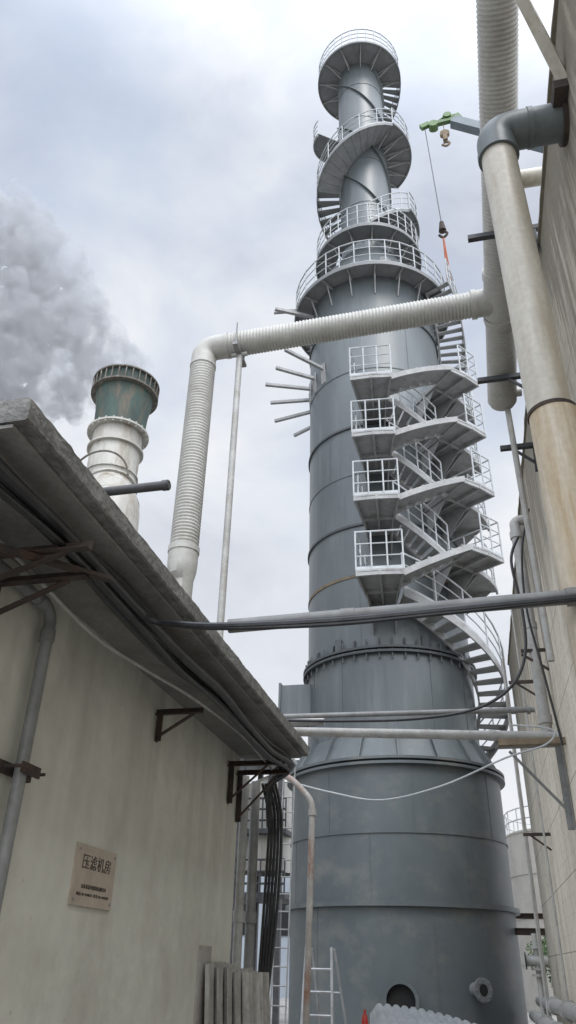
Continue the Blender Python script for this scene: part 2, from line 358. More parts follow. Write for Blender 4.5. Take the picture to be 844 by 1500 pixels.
# zigzag stairs
FZ=[9.65,11.75,13.75,15.7]; RZ=[10.62,12.62,14.58,16.45]
def landing(a0,a1,z,rails,r1):
    b=MB(); b.sector(CX,CY,RT,r1,a0,a1,z,z,.05,2)
    for rr in (3.05,r1-.04,RT+.03): b.sector(CX,CY,rr-.03,rr+.03,a0,a1,z-.051,z-.051,.10,2)
    for a in (a0+.3,a1-.3,(a0+a1)/2):
        b.beam(P(a,RT,z-.10),P(a,r1,z-.10),.05,.12)
    pl=make(b,'landing',M_stair,tower)
    for a in (a0+1,a1-1):
        c=MB(); c.hexa([P(a-.12,RT,z-.9),P(a-.12,RT+.08,z-.9),P(a+.12,RT+.08,z-.9),P(a+.12,RT,z-.9),P(a-.12,RT,z-.16),P(a-.12,3.1,z-.16),P(a+.12,3.1,z-.16),P(a+.12,RT,z-.16)])
        make(c,'bracket_plate',M_stair,pl)
    for q in rails: railing(q,pl,1.05)
    return pl
def line(a,b,n): return [V(a).lerp(V(b),k/n) for k in range(n+1)]
for i,z in enumerate(FZ):
    pl=landing(-4,12,z,[line(P(-4,2.3,z),P(-4,4.07,z),3)+line(P(-4,4.07,z),P(12,4.07,z),3)[1:]],4.1)
for i,z in enumerate(RZ):
    landing(39,56,z,[line(P(45,3.92,z),P(56,3.92,z),2)+line(P(56,3.92,z),P(56,2.3,z),3)[1:]],3.95)
    b=MB(); b.sector(CX,CY,RT,3.15,56.3,84,z-.05,z-.05,.05,5); b.sector(CX,CY,3.11,3.17,56.3,84,z-.03,z-.03,.14,5)
    l2=make(b,'rear_landing',M_stair,tower); railing(arc(58,84,3.12,z-.05,z-.05,3)+line(P(84,3.12,z-.05),P(84,2.3,z-.05),1)[1:],l2,1.05)
    for a in (60,82):
        c=MB(); c.hexa([P(a-.3,RT,z-.7),P(a-.3,RT+.08,z-.7),P(a+.3,RT+.08,z-.7),P(a+.3,RT,z-.7),P(a-.3,RT,z-.11),P(a-.3,3.0,z-.11),P(a+.3,3.0,z-.11),P(a+.3,RT,z-.11)])
        make(c,'bracket_plate',M_stair,l2)
    flight(3.25,4.0,12,39,FZ[i],z,rail=False,step=.14,strd=.17)
    if i<3: flight(2.3,3.1,39,12,z,FZ[i+1],rail=True,step=.16,strd=.18)
flight(2.3,3.2,84,116,16.45,18.6,inner=True)
platform(RT,3.2,116,140,18.6,nb=2,depth=.5)
flight(2.3,3.2,112,62,18.75,21.75,inner=True)
flight(2.3,3.1,14,150,9.6,6.1,step=.19)
for k,a in enumerate((-42,-56,-70,-85,-101,-118)):
    b=MB(); z=18.3
    b.beam(P(a,RT,z),P(a,3.75-.15*(k%2),z),.10,.10); b.beam(P(a,RT,z-.6),P(a,RT+.05,z+.2),.2,.03,up=P(a,1,0)-P(a,0,0))
    make(b,'bracket_arm',M_stair,tower)
for k,(a,z) in enumerate(((-62,21.35),(-80,21.35),(-66,20.2),(-84,22.6))):
    b=MB(); b.beam(P(a,RT,z),P(a,3.6,z),.11,.11); make(b,'bracket_arm',M_stair,tower)
b=MB(); x0=CX-RT; b.box((x0-.62,CY-.9,7.0),(x0+.5,CY-.1,8.0)); b.box((x0-.66,CY-.95,6.94),(x0-.6,CY-.05,8.06))
make(b,'duct_stub',M_tower,tower)
b=MB(); A=3.5; d=(P(A,1,0)-P(A,0,0)); c0=P(A,RB-.05,1.04); c1=P(A,RB+.14,1.04)
b.tube([c0,c1],.29,32,caps=False); b.tube([c1-d*.03,c1],.35,32,caps=False)
ring=[[c1+(V((0,0,1))*math.sin(t)+d.cross(V((0,0,1)))*math.cos(t))*rr for t in [2*math.pi*k/32 for k in range(32)]] for rr in (.28,.35)]
b.grid(ring,closed_v=True); make(b,'manhole_neck',M_towerlow,tower)
b=MB(); b.tube([P(A,RB+.02,1.04),P(A,RB+.03,1.04)],.285,32); make(b,'manhole_opening',M_dark,tower)
b=MB(); d=(P(37,1,0)-P(37,0,0)); b.tube([P(37,RB-.05,1.25),P(37,RB+.3,1.25)],.12,20); b.tube([P(37,RB+.26,1.25),P(37,RB+.3,1.25)],.21,24)
for k in range(8):
    t=k*math.pi/4; o=(V((0,0,1))*math.sin(t)+d.cross(V((0,0,1)))*math.cos(t))*.17
    b.tube([P(37,RB+.24,1.25)+o,P(37,RB+.33,1.25)+o],.016,6)
noz=make(b,'flanged_nozzle',M_plat,tower)
b=MB(); b.tube([P(37,RB+.301,1.25),P(37,RB+.304,1.25)],.10,20); make(b,'nozzle_bore',M_dark,noz)

# ------------------------------------------------------------ RIGHT WALL
b=MB(); b.box((1.3,-4,0),(5,19,8.2))
rows=[]
for k in range(140):
    y=-4+23.03*k/139; j=noise.noise(V((0,y*2.3,0)))*.02+noise.noise(V((3,y*9,0)))*.01
    rows.append([(1.27+j,y,8.2),(5,y,8.2),(5,y,8.3),(1.28+j*1.3,y,8.28+j)])
b.grid(rows,closed_v=True)
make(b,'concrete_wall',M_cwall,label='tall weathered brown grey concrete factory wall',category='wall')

# ------------------------------------------------------------ LEFT BUILDING
bld=empty('plant_room_building',(-5,5,0),'low cream plastered plant room with overhanging concrete roof','building')
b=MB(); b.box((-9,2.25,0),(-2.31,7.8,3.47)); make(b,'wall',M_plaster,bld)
b=MB()
N=240; rows=[]
for k in range(N+1):
    y=2.13+(7.95-2.13)*k/N; nz=lambda a,f: noise.noise(V((a,y*f,a*2)))
    j=nz(0,3)*.006+nz(1,14)*.005; j2=nz(5,6)*.008+nz(6,22)*.006; j3=nz(9,11)*.006
    rows.append([(-9.3,y,3.492),(-1.618+j2,y,3.484+j3*.5),(-1.608+j,y,3.494),(-1.61+j,y,3.545+j3),(-1.612+j+j2*.4,y,3.592+j2*.5),(-1.628+j2,y,3.604),(-9.3,y,3.6)])
b.grid(rows,closed_v=True); b.f.append(tuple(range(6,-1,-1))); i=N*7; b.f.append(tuple(i+k for k in range(7)))
roof=make(b,'roof_slab',M_slab,bld,sharp=25)
b=MB(); b.box((-2.309,2.14,3.462),(-1.68,7.93,3.4795)); make(b,'soffit',M_soffit,roof)
sg=empty('room_sign',(-2.30,4.74,1.87),'beige metal plate sign with dark Chinese lettering on cream wall','sign')
b=MB(); b.box((-2.31,4.46,1.87),(-2.296,5.02,2.20)); make(b,'plate',M_sign,sg)
for y in (4.49,4.99):
    for z in (1.9,2.17):
        b=MB(); b.tube([(-2.297,y,z),(-2.29,y,z)],.008,8); make(b,'screw',M_alu,sg)
def text(s,size,y,z,name='lettering',sp=1.0,tw=None):
    c=bpy.data.curves.new('t','FONT'); c.body=s; c.size=size; c.align_x='CENTER'; c.extrude=.001; c.space_character=sp
    o=bpy.data.objects.new('t',c); COL.objects.link(o)
    dg=bpy.context.evaluated_depsgraph_get(); me=bpy.data.meshes.new_from_object(o.evaluated_get(dg)); bpy.data.objects.remove(o)
    if tw:
        xs=[v.co.x for v in me.vertices]; k=tw/(max(xs)-min(xs)); c_=(max(xs)+min(xs))/2
        for v in me.vertices: v.co.x=(v.co.x-c_)*k
    me.materials.clear(); me.materials.append(M_letter)
    ob=bpy.data.objects.new(name,me); COL.objects.link(ob); ob.parent=sg
    w=V((-2.2945,y,z)); mtx=Matrix(((0,0,1),(1,0,0),(0,1,0))).to_4x4()
    mtx.translation=w-WL[sg.name]; ob.matrix_local=mtx
text('压滤机房',.088,4.74,2.075,sp=1.08,tw=.40)
text('山东贵益环保科技有限公司',.026,4.74,1.965,tw=.34)
text('电话: 05-4448612  传真: 05-4442658',.021,4.74,1.925,tw=.44)

cab=[(-1.76,1.76,.034,M_black),(-1.82,1.81,.026,M_black),(-1.84,1.745,.032,M_black),(-1.89,1.81,.016,M_greycable),(-1.79,1.70,.018,M_black)]
for i,(x,h,r,m) in enumerate(cab):
    pts=[]
    for k in range(9):
        y=1.2+k*.82; s=-.05*math.sin(math.pi*((y-2.9)/2.6))**2 if i!=1 else -.02*math.sin(y*3)
        pts.append(W(x+.02*math.sin(y*1.7+i*2),y,h+s))
    pts.append(W(-2.05,8.1,h-.1)); pts.append(W(-2.1,8.3,h-.5))
    pipe('power_cable',smooth(pts,6),r,m,'thick black power cable slung under the concrete eave','cable',n=10,group='cables under the eave')
pipe('signal_cable',smooth([W(-2.15,2.3,1.78),W(-2.1,3.0,1.72),W(-2.02,3.7,1.60),W(-1.95,4.3,1.60),W(-1.9,5.2,1.66),W(-1.9,6.5,1.72),W(-1.95,7.9,1.7)],8),.011,M_lightpipe,'thin pale cable sagging below the eave','cable',n=8)
def bracket(y,reach,h,drop,label,w=.05):
    b=MB(); x=-2.31
    b.angle(W(x,y,h),W(x+reach,y,h),w); b.angle(W(x+.01,y,h-drop),W(x+.01,y,h),w,up=(1,0,0))
    b.beam(W(x+.02,y,h-drop+.03),W(x+reach*.8,y,h),.035,.012)
    make(b,'cable_bracket',M_rust,label=label,category='bracket',group='rusty cable brackets')
bracket(2.85,.68,1.66,.2,'rusted angle steel cable bracket on cream wall',.05)
bracket(3.1,.55,1.64,.2,'rusted angle steel cable bracket on cream wall',.05)
bracket(5.45,.38,1.64,.2,'rusted angle steel cable bracket on cream wall',.045)
bracket(7.72,.55,1.66,.45,'rusted angle steel corner bracket below roof end')
bracket(7.4,.5,1.68,.35,'rusted angle steel corner bracket below roof end')
b=MB(); b.beam(W(-2.1,2.5,1.60),W(-1.70,3.2,1.68),.05,.02)
make(b,'rusty_beam',M_rust,label='rust brown steel strip lying across cable brackets',category='steel beam')
dp=empty('downpipe',(-2.24,3.6,0),'grey plastic downpipe clamped to cream wall','pipe')
pth=fillet([W(-2.24,1.6,1.72),W(-2.24,3.6,1.72),W(-2.24,3.6,-1.55)],.09)
b=MB(); b.tube(pth,.035,14); b.tube([W(-2.24,3.5,1.72),W(-2.24,3.43,1.72)],.043,14); b.tube([W(-2.24,3.6,1.60),W(-2.24,3.6,1.53)],.043,14); make(b,'pipe',M_greypipe,dp)
b=MB(); b.beam(W(-2.295,3.2,.83),W(-2.295,3.78,.83),.03,.055); b.beam(W(-2.19,3.52,.83),W(-2.19,3.70,.83),.012,.055)
for y in (3.5,3.72): b.tube([W(-2.32,y,.83),W(-2.17,y,.83)],.009,8)
make(b,'clamp',M_rust,dp)
pipe('vent_stub',[W(-2.6,2.95,2.055),W(-1.32,2.95,2.055)],.024,M_greycable,'short dark grey pipe stub projecting over roof edge','pipe',collars=[(W(-1.34,2.95,2.055),(1,0,0),.028,.03)])
b=MB(); b.box((-2.311,6.86,.98),(-2.295,7.18,1.72)); b.box((-2.296,6.88,1.0),(-2.293,7.16,1.70)); make(b,'wall_cover_plate',M_rustpipe,label='rust streaked small metal cover on cream wall',category='cover plate')
for k in range(5):
    b=MB(); y0=6.95+k*.10; x0=-2.27+.055*k; rows=[]
    top=1.61-.025*k+.025*math.sin(k*5)
    for j in range(91):
        t=j/90; dx=.022*math.sin(t*math.pi*2*7.3+k*.9)
        yy=y0+t*.75
        xx=x0+dx+t*.03; tt=top-.05*abs(t-.5)*math.sin(k*2.1+1)
        rows.append([(xx+.10,yy,.02),(xx,yy,tt),(xx+.008,yy+.003,tt),(xx+.108,yy+.003,.02)])
    b.grid(rows,closed_v=True); b.f.append((0,1,2,3)); i=90*4; b.f.append((i+3,i+2,i+1,i))
    make(b,'corrugated_sheet',M_asb,label='old grey corrugated fibre cement sheet leaning on wall',category='roofing sheet',group='sheets leaning at the wall corner',sharp=60)

for x,y,r,m,t in ((-2.36,8.2,.045,M_lightpipe,1.75),(-2.28,8.35,.05,M_greypipe,1.72)):
    pipe('riser_pipe',[W(x,y,-1.58),W(x,y,t)],r,m,'grey vertical pipe beside plant room wall end','pipe',collars=[(W(x,y,.4),(0,0,1),r*1.25,.1),(W(x,y,-.9),(0,0,1),r*1.25,.1)],group='risers at the building end')
for k in range(5):
    x=-2.14+.035*k; pts=[W(x,8.1,1.65),W(x+.02,8.35,1.3),W(x-.02,8.42,.5),W(x-.06-.01*k,8.4,-.4),W(x-.12,8.3,-1.3),W(x-.2,8.2,-1.57)]
    pipe('hanging_cable',smooth(pts,6),.016,M_black,'black cable dropping beside the plant room','cable',n=8,group='black drop cables')
pipe('rusty_standpipe',fillet([W(-2.25,9.2,2.0),W(-2.02,9.05,1.88),W(-1.77,9,1.62),W(-1.80,9,.5),W(-1.86,9,-1.6)],.1),.035,M_rustpipe,'pale standpipe with rust streaks beside tower','pipe',collars=[(W(-1.772,9,1.5),(0,0,1),.045,.07)])

# ------------------------------------------------------------ cross pipes
pa=empty('cross_pipe',(-.4,3.85,3.2),'grey pipe with taped joints spanning the alley','pipe')
b=MB(); b.tube([W(-1.25,3.85,1.655),W(.70,3.85,1.69)],.040,16); b.tube([W(.60,3.85,1.688),W(.68,3.85,1.69)],.05,16); b.tube([W(-.6,3.85,1.667),W(-.52,3.85,1.668)],.044,16)
make(b,'pipe',M_greypipe,pa)
for k,(dz,r) in enumerate(((-.035,.020),(-.055,.013),(-.02,.012))):
    pts=[W(-1.80,3.5,1.74),W(-1.72,3.80,1.71),W(-1.5,3.80,1.675+dz*.4),W(-1.2,3.79,1.655+dz*.7),W(-.6,3.79,1.655+dz),W(0,3.79,1.665+dz*.8),W(.66,3.80,1.68+dz*.5)]
    mb=MB(); mb.tube(smooth(pts,8),r,8); make(mb,'strapped_cable',M_black,pa)
YC=10.8
pipe('cross_pipe',[W(-3.2,YC,2.96),W(1.28,YC,2.71)],.065,M_lightpipe,'pale thick pipe spanning the alley before the tower','pipe',collars=[(W(.4,YC,2.76),(1,0,-.05),.075,.1)])
pipe('cross_pipe',[W(-3.2,10.55,3.08),W(.98,10.55,3.02)],.038,M_greypipe,'thin grey pipe spanning the alley above another pipe','pipe',collars=[(W(.9,10.55,3.02),(1,0,0),.06,.04),(W(.7,10.55,3.02),(1,0,0),.05,.06)])
pipe('cross_pipe',[W(-3.2,10.5,2.98),W(-1.9,10.5,2.96)],.05,M_lightpipe,'short pale pipe beside the roof end','pipe')
pipe('drooping_cable',smooth([W(-2.6,10.4,2.98),W(-1.6,10.4,2.93),W(-.6,10.4,2.92),W(.2,10.4,3.02),W(.7,10.4,3.3),W(.95,10.4,3.75),W(1.0,10.4,4.4),W(.95,10.4,5.2),W(1.1,10.4,5.6)],8),.022,M_black,'black cable sagging along pipe up to wall','cable',n=8)
pipe('drooping_cable',smooth([W(-2.27,10,2.05),W(-1.7,10,1.9),W(-1.07,10,1.80),W(-.3,10,1.96),W(.49,10,2.27),W(1.0,10,2.42),W(1.1,10,2.6),W(.6,10,2.68)],8),.012,M_rail,'thin white cable sagging across the alley','cable',n=8)
b=MB(); b.angle(W(1.3,10.9,2.62),W(.42,10.9,2.62),.09,.01); b.angle(W(1.28,10.9,1.55),W(1.28,10.9,2.62),.08,.01,up=(-1,0,0)); b.beam(W(.6,10.9,2.56),W(1.27,10.9,1.75),.05,.03)
make(b,'wall_bracket',M_greypipe,label='galvanised triangular steel bracket on concrete wall',category='bracket')
b=MB(); b.beam(W(1.3,10.5,2.58),W(.45,10.5,2.58),.1,.08); make(b,'timber_bearer',M_timber,label='weathered timber bearer carrying pipes at concrete wall',category='timber')

pipe('grey_riser',fillet([W(1.32,11.0,6.22),W(1.14,11,6.22),W(1.14,11,2.72)],.12),.082,M_lightpipe,'light grey vertical pipe with elbow on concrete wall','pipe',collars=[(W(1.14,11,5.95),(0,0,1),.10,.12),(W(1.14,11,3.0),(0,0,1),.098,.12),(W(1.14,11,4.4),(0,0,1),.095,.1)])
b=MB(); b.beam(W(.95,10.95,4.0),W(1.3,10.95,4.0),.05,.04); b.beam(W(.95,10.95,3.95),W(1.3,10.95,3.7),.04,.03); make(b,'pipe_clamp',M_rust,label='dark steel clamp holding riser to wall',category='bracket')
for x,y,t,r in ((.98,16,5.7,.035),(.90,15,4.6,.02),(1.15,14,6.0,.018)):
    pipe('thin_riser',[W(x,y,-1.6),W(x,y,t)],r,M_lightpipe,'slender pale vertical pipe near concrete wall','pipe',n=8,group='slender risers')
pipe('wall_cable',smooth([W(1.22,9.6,5.6),W(1.05,9.7,5.0),W(1.0,9.8,4.2),W(1.1,9.9,3.3),W(1.2,10,2.4)],8),.016,M_black,'black cable looping down concrete wall','cable',n=8)
for k,(y,h) in enumerate(((13,4.2),(14.5,2.0))):
    b=MB(); b.beam(W(1.3,y,h),W(.85,y,h),.05,.05); b.beam(W(1.28,y,h-.25),W(.95,y,h),.03,.03)
    make(b,'pipe_clamp',M_rust,label='small rusty support arm on concrete wall',category='bracket',group='small arms on the concrete wall')

dc=empty('fume_downcomer',(.73,4.0,0),'fat beige plastic pipe with grey elbow into wall','pipe')
b=MB(); b.tube([W(.735,4,3.02),W(.735,4,5.72)],.137,32); make(b,'upper_pipe',M_beige,dc)
b=MB(); b.tube([W(.75,4,-1.6),W(.75,4,3.0)],.150,32); make(b,'lower_pipe',M_ochre,dc)
b=MB(); b.tube([W(.745,4,2.985),W(.745,4,3.012)],.154,32); make(b,'joint_collar',M_rust,dc)
b=MB(); path=fillet([W(.735,4,5.66),W(.735,4,5.96),W(1.30,4,5.96)],.22,12); b.tube(path,.155,32)
b.tube([W(1.0,4,5.96),W(1.04,4,5.96)],.165,32); b.tube([W(.735,4,5.64),W(.735,4,5.70)],.163,32); make(b,'elbow',M_greypvc,dc)
b=MB(); b.tube([W(1.26,4,5.96),W(1.30,4,5.96)],.19,32); make(b,'wall_flange',M_rust,dc)

# ------------------------------------------------------------ ribbed duct
duct=empty('ribbed_duct',(.95,6.8,8.4),'off white ribbed plastic duct running above the alley','duct')
def hd(y): return 6.9-.22*(y-6.8)
def ribbed(path,r,name,parent=duct,pitch=.042,amp=.0095,n=28):
    pa_=resample([V(p) for p in path],pitch/4)
    rr=[r+amp*(0,1,1,0)[i%4] for i in range(len(pa_))]
    b=MB(); b.tube(pa_,rr,n); return make(b,name,M_duct,parent,sharp=80)
ribbed([W(.95,-1.0,hd(-1)),W(.95,6.45,hd(6.45))],.180,'main_run')
b=MB(); b.tube([W(.95,6.42,hd(6.42)),W(.95,7.1,hd(7.1))],.2,32); b.tube([W(.95,6.4,hd(6.4)),W(.95,6.5,hd(6.5))],.212,32); b.tube([W(.95,7.0,hd(7.0)),W(.95,7.05,hd(7.05))],.212,32)
b.tube([W(.95,6.8,hd(6.8)),W(.60,6.8,hd(6.8)-.01)],.165,32); b.tube([W(.66,6.8,6.89),W(.60,6.8,6.89)],.178,32)
make(b,'tee_joint',M_duct,duct)
ribbed([W(.95,7.05,hd(7.05)),W(.95,8.1,hd(8.1))],.180,'tail_run')
b=MB(); b.tube([W(.95,8.1,hd(8.1)),W(.95,8.3,hd(8.3)),W(.95,8.36,hd(8.36)),W(.95,8.39,hd(8.39))],[.19,.19,.16,.08],32); b.tube([W(.95,8.2,hd(8.2)),W(1.2,8.2,hd(8.2))],.06,16); make(b,'end_cap',M_duct,duct)
xl=-2.78
ribbed([W(.62,6.8,6.89),W(xl+.30,6.8,6.80)],.150,'branch_run')
b=MB(); b.tube(fillet([W(xl+.32,6.8,6.80),W(xl,6.8,6.80),W(xl,6.8,6.48)],.30,20),.158,32)
b.tube([W(xl+.33,6.8,6.80),W(xl+.29,6.8,6.80)],.166,32); b.tube([W(xl,6.8,6.52),W(xl,6.8,6.48)],.166,32); make(b,'elbow',M_duct,duct)
ribbed([W(xl,6.8,6.5),W(xl,6.8,3.82)],.150,'drop_run')
b=MB(); b.tube([W(xl,6.8,3.86),W(xl,6.8,3.66),W(xl+.01,6.8,3.56),W(xl+.02,6.82,3.48),W(xl+.02,6.82,2.0)],[.163,.163,.15,.11,.10],32); b.tube([W(xl,6.8,3.88),W(xl,6.8,3.81)],.172,32); make(b,'foot_reducer',M_duct,duct)
pipe('duct_support_post',[W(-2.3,6.8,2.0),W(-2.3,6.8,6.66)],.038,M_lightpipe,'slender pale steel post holding ribbed duct on roof','post',collars=[(W(-2.3,6.8,6.62),(1,0,0),.03,.2)])
b=MB(); b.tube([W(-2.3,6.62,6.62),W(-2.3,6.62,7.0)],.010,6); b.tube([W(-2.3,6.98,6.62),W(-2.3,6.98,7.0)],.010,6); b.beam(W(-2.3,6.58,6.62),W(-2.3,7.02,6.62),.06,.04); make(b,'duct_clamp',M_greypipe,label='small steel clamp under ribbed duct',category='bracket')
pipe('wall_connector_pipe',[W(.95,5.4,7.2),W(1.7,5.4,7.18)],.095,M_beige,'short beige pipe linking ribbed duct to wall','pipe')
for y,h,x0 in ((5.8,6.88,.58),(7.7,6.45,.62),(8.4,5.85,.84)):
    b=MB(); b.beam(W(x0,y,h),W(1.5,y,h),.06,.06); b.beam(W(1.25,y,h-.4),W(1.27,y,h),.05,.05); b.beam(W(1.0,y,h-.03),W(1.27,y,h-.3),.03,.03)
    make(b,'duct_bearer',M_darksteel,label='dark steel bearer arm from concrete wall',category='bracket',group='bearers on the concrete wall')
pipe('duct_prop',[W(1.0,8.3,6.5),W(1.02,8.3,2.9)],.038,M_lightpipe,'slender pale prop pipe under duct end','pipe')
b=MB(); b.beam(W(1.30,3.75,6.05),W(.99,3.25,6.62),.09,.07); make(b,'wall_strut',M_beige,label='beige steel strut on top of concrete wall',category='strut')
b=MB(); b.beam(W(1.25,3.68,5.98),W(1.25,3.9,5.98),.12,.1); make(b,'strut_shoe',M_rust,label='rusty bolted shoe on concrete wall',category='bracket')

# ------------------------------------------------------------ left chimney
X2,Y2=-12.3,22.0
ch=empty('chimney',(X2,Y2,0),'white chimney with peeling green top and flanges','chimney')
def lat(prof,name,m,n=48):
    b=MB(); b.lathe(prof,X2,Y2,n); return make(b,name,m,ch)
zt=22.1
lat([(1.00,19.6),(1.05,20.6),(1.16,21.4),(1.26,zt),(1.18,zt),(.96,19.9)],'green_section',M_green)
b=MB(); b.lathe([(1.1,zt-.62),(1.37,zt-.62),(1.37,zt-.55),(1.12,zt-.53)],X2,Y2,48)
for k in range(30):
    a=k*2*math.pi/30; p=V((X2+1.335*math.sin(a),Y2-1.335*math.cos(a),0)); b.beam(p+V((0,0,zt-.56)),p+V((0,0,zt)),.05,.03)
b.lathe([(1.2,zt-.02),(1.37,zt-.02),(1.37,zt+.05),(1.15,zt+.06)],X2,Y2,48)
make(b,'rim_cage',M_rim,ch)
lat([(.97,17.6),(.97,19.6)],'white_section',M_white)
b=MB(); b.lathe([(.98,19.52),(1.22,19.52),(1.22,19.6),(1.0,19.62)],X2,Y2,48)
for k in range(24):
    a=k*2*math.pi/24; p=V((X2+1.17*math.sin(a),Y2-1.17*math.cos(a),0)); b.beam(p+V((0,0,19.45)),p+V((0,0,19.68)),.05,.04)
make(b,'flange',M_white,ch)
lat([(.96,18.7),(1.10,18.7),(1.10,18.78),(.97,18.80)],'flange',M_white)
b=MB()
b.tube(smooth([(X2,Y2,17.7),(X2,Y2,17.0),(X2+.25,Y2-.4,16.3),(X2+.7,Y2-.9,15.6),(X2+.9,Y2-1.1,14.5),(X2+.9,Y2-1.1,10)],6),.98,40); make(b,'bend',M_white,ch)
for t in ((0,0,17.55),(.08,-.1,16.9),(.3,-.45,16.25),(.65,-.85,15.65)):
    b=MB(); c=V((X2,Y2,0))+V(t); d=V((.25,-.3,-1)).normalized() if t[2]<17.5 else V((0,0,1)); b.tube([c-d*.03,c+d*.03],1.03,40); make(b,'rib_ring',M_white,ch)
b=MB(); pts=[]
for k in range(25):
    t=k/24*math.pi; pts.append((X2+.25-1.15*math.cos(t),Y2-1.35-.2*math.sin(t),16.6+1.1*math.sin(t)))
b.tube(pts,.04,8); make(b,'pipe_hoop',M_rim,ch)
b=MB(); b.box((X2-2,Y2-3,0),(X2+3,Y2+2,10.2)); make(b,'plinth',M_white,ch)

# ------------------------------------------------------------ steam plume
blobs=[(-12.3,22.4,.9),(-12.6,23.2,1.15),(-13.3,23.8,1.5),(-14.2,24.8,1.7),(-15.4,26.0,1.9),(-14.7,27.0,1.2),(-16.4,28.0,2.0),(-16.0,29.6,1.2),(-17.7,30.2,2.1),(-17.4,31.8,1.3),(-19.2,32.2,2.2),(-19.4,34.0,1.5),(-21.5,33.5,2.6),(-21.6,36.0,1.8),
(-14.4,23.1,1.4),(-15.8,22.9,1.8),(-15.3,21.8,.9),(-17.6,23.3,1.9),(-18.3,25.4,2.6),(-19.8,28.2,3.0),(-19.6,23.7,2.0),(-21.8,25,3.0),(-22.5,29.5,3.4),(-24.5,27,3.2),(-24.5,32,3.4),(-24,24,2.5),(-24,36.0,3.0)]
bm=bmesh.new()
for (x,h,r) in blobs:
    y=22+random.uniform(-.8,.8)*max(0,(abs(x+12.3)-.5))*.25
    r*=.84
    bmesh.ops.create_icosphere(bm,subdivisions=3,radius=r,matrix=Matrix.Translation((x,y,h)))
    for k in range(22):
        d=V((random.gauss(0,1),random.gauss(0,1),random.gauss(0,1))).normalized()
        bmesh.ops.create_icosphere(bm,subdivisions=2,radius=r*random.uniform(.12,.36),matrix=Matrix.Translation(V((x,y,h))+d*r*1.0))
me=bpy.data.meshes.new('steam_plume'); bm.to_mesh(me); bm.free()
o=V((-12.3,22,21))
for v in me.vertices: v.co=v.co-o
st=bpy.data.objects.new('steam_plume',me); COL.objects.link(st); st.location=o
rm=st.modifiers.new('r','REMESH'); rm.mode='VOXEL'; rm.voxel_size=.15
tx=bpy.data.textures.new('c1','CLOUDS'); tx.noise_scale=1.0; tx.noise_depth=4
dm=st.modifiers.new('d','DISPLACE'); dm.texture=tx; dm.strength=1.0; dm.mid_level=.45; dm.texture_coords='LOCAL'
tx2=bpy.data.textures.new('c2','CLOUDS'); tx2.noise_scale=.35; tx2.noise_depth=4
dm2=st.modifiers.new('d2','DISPLACE'); dm2.texture=tx2; dm2.strength=.6; dm2.mid_level=.5; dm2.texture_coords='LOCAL'
tag(st,'grey white steam plume drifting from the chimney top','steam',kind='stuff')
m=bpy.data.materials.new('steam'); m.use_nodes=True; nt=m.node_tree; nt.nodes.clear()
out=nd(nt,'ShaderNodeOutputMaterial'); pv=nd(nt,'ShaderNodeVolumePrincipled'); pv.inputs['Color'].default_value=(.82,.84,.88,1); pv.inputs['Anisotropy'].default_value=.0
g_=nd(nt,'ShaderNodeNewGeometry'); n_=nd(nt,'ShaderNodeTexNoise'); n_.inputs['Scale'].default_value=1.0; n_.inputs['Detail'].default_value=8; n_.inputs['Roughness'].default_value=.68; nt.links.new(g_.outputs['Position'],n_.inputs['Vector'])
r_=nd(nt,'ShaderNodeMapRange'); r_.inputs['From Min'].default_value=.46; r_.inputs['From Max'].default_value=.64; r_.inputs['To Min'].default_value=.02; r_.inputs['To Max'].default_value=2.0; nt.links.new(n_.outputs['Fac'],r_.inputs['Value'])
nt.links.new(r_.outputs[0],pv.inputs['Density']); nt.links.new(pv.outputs[0],out.inputs['Volume'])
# stand-in for the light scattered many times inside the steam
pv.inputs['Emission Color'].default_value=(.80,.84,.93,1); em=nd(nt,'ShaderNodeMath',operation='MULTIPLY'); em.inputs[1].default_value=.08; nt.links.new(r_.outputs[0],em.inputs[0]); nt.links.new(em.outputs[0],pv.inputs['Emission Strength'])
me.materials.append(m)

# ------------------------------------------------------------ crane
cr=empty('mobile_crane_boom',(6.4,24,33),'grey crane boom with green tip and hanging hook','crane')
tip=W(1.85,24,37.7)
b=MB(); b.beam(tip+V((.7,0,-.2)),W(7.5,24,33.4),.45,.5); b.beam(W(7.0,24,33.2),W(14,26,20),.7,.8); make(b,'boom',M_cboom,cr)
b=MB()
b.beam(tip+V((-.55,0,-.15)),tip+V((1.0,0,.0)),.22,.22); b.beam(tip+V((.2,0,.28)),tip+V((.9,0,.2)),.2,.2); b.beam(tip+V((-.95,0,-.2)),tip+V((-.5,0,.0)),.2,.3); b.tube([tip+V((-.3,-.2,-.25)),tip+V((-.3,.2,-.25))],.24,16); b.tube([tip+V((.45,-.18,.3)),tip+V((.45,.18,.3))],.2,14); b.beam(tip+V((.9,0,.3)),tip+V((1.15,0,-.35)),.25,.25); b.tube([tip+V((-.2,0,0)),tip+V((.5,0,.5))],.05,6)
make(b,'boom_head',M_cgreen,cr)
b=MB(); b.tube([tip+V((.2,0,-.2)),tip+V((.2,0,-1.1))],.02,6); b.tube([tip+V((.2,-.1,-1.1)),tip+V((.2,.1,-1.1))],.24,14); b.beam(tip+V((.2,0,-1.1)),tip+V((.2,0,-1.7)),.22,.28); b.tube(smooth([tip+V((.2,0,-1.7)),tip+V((.38,0,-1.9)),tip+V((.2,0,-2.1)),tip+V((.0,0,-1.95))],5),.06,8); make(b,'auxiliary_hook',M_timber,cr)
hk=W(1.33,24,29.6); s0=tip+V((-.75,0,-.2))
b=MB(); b.tube([s0,hk],.022,6); make(b,'hoist_rope',M_greycable,cr)
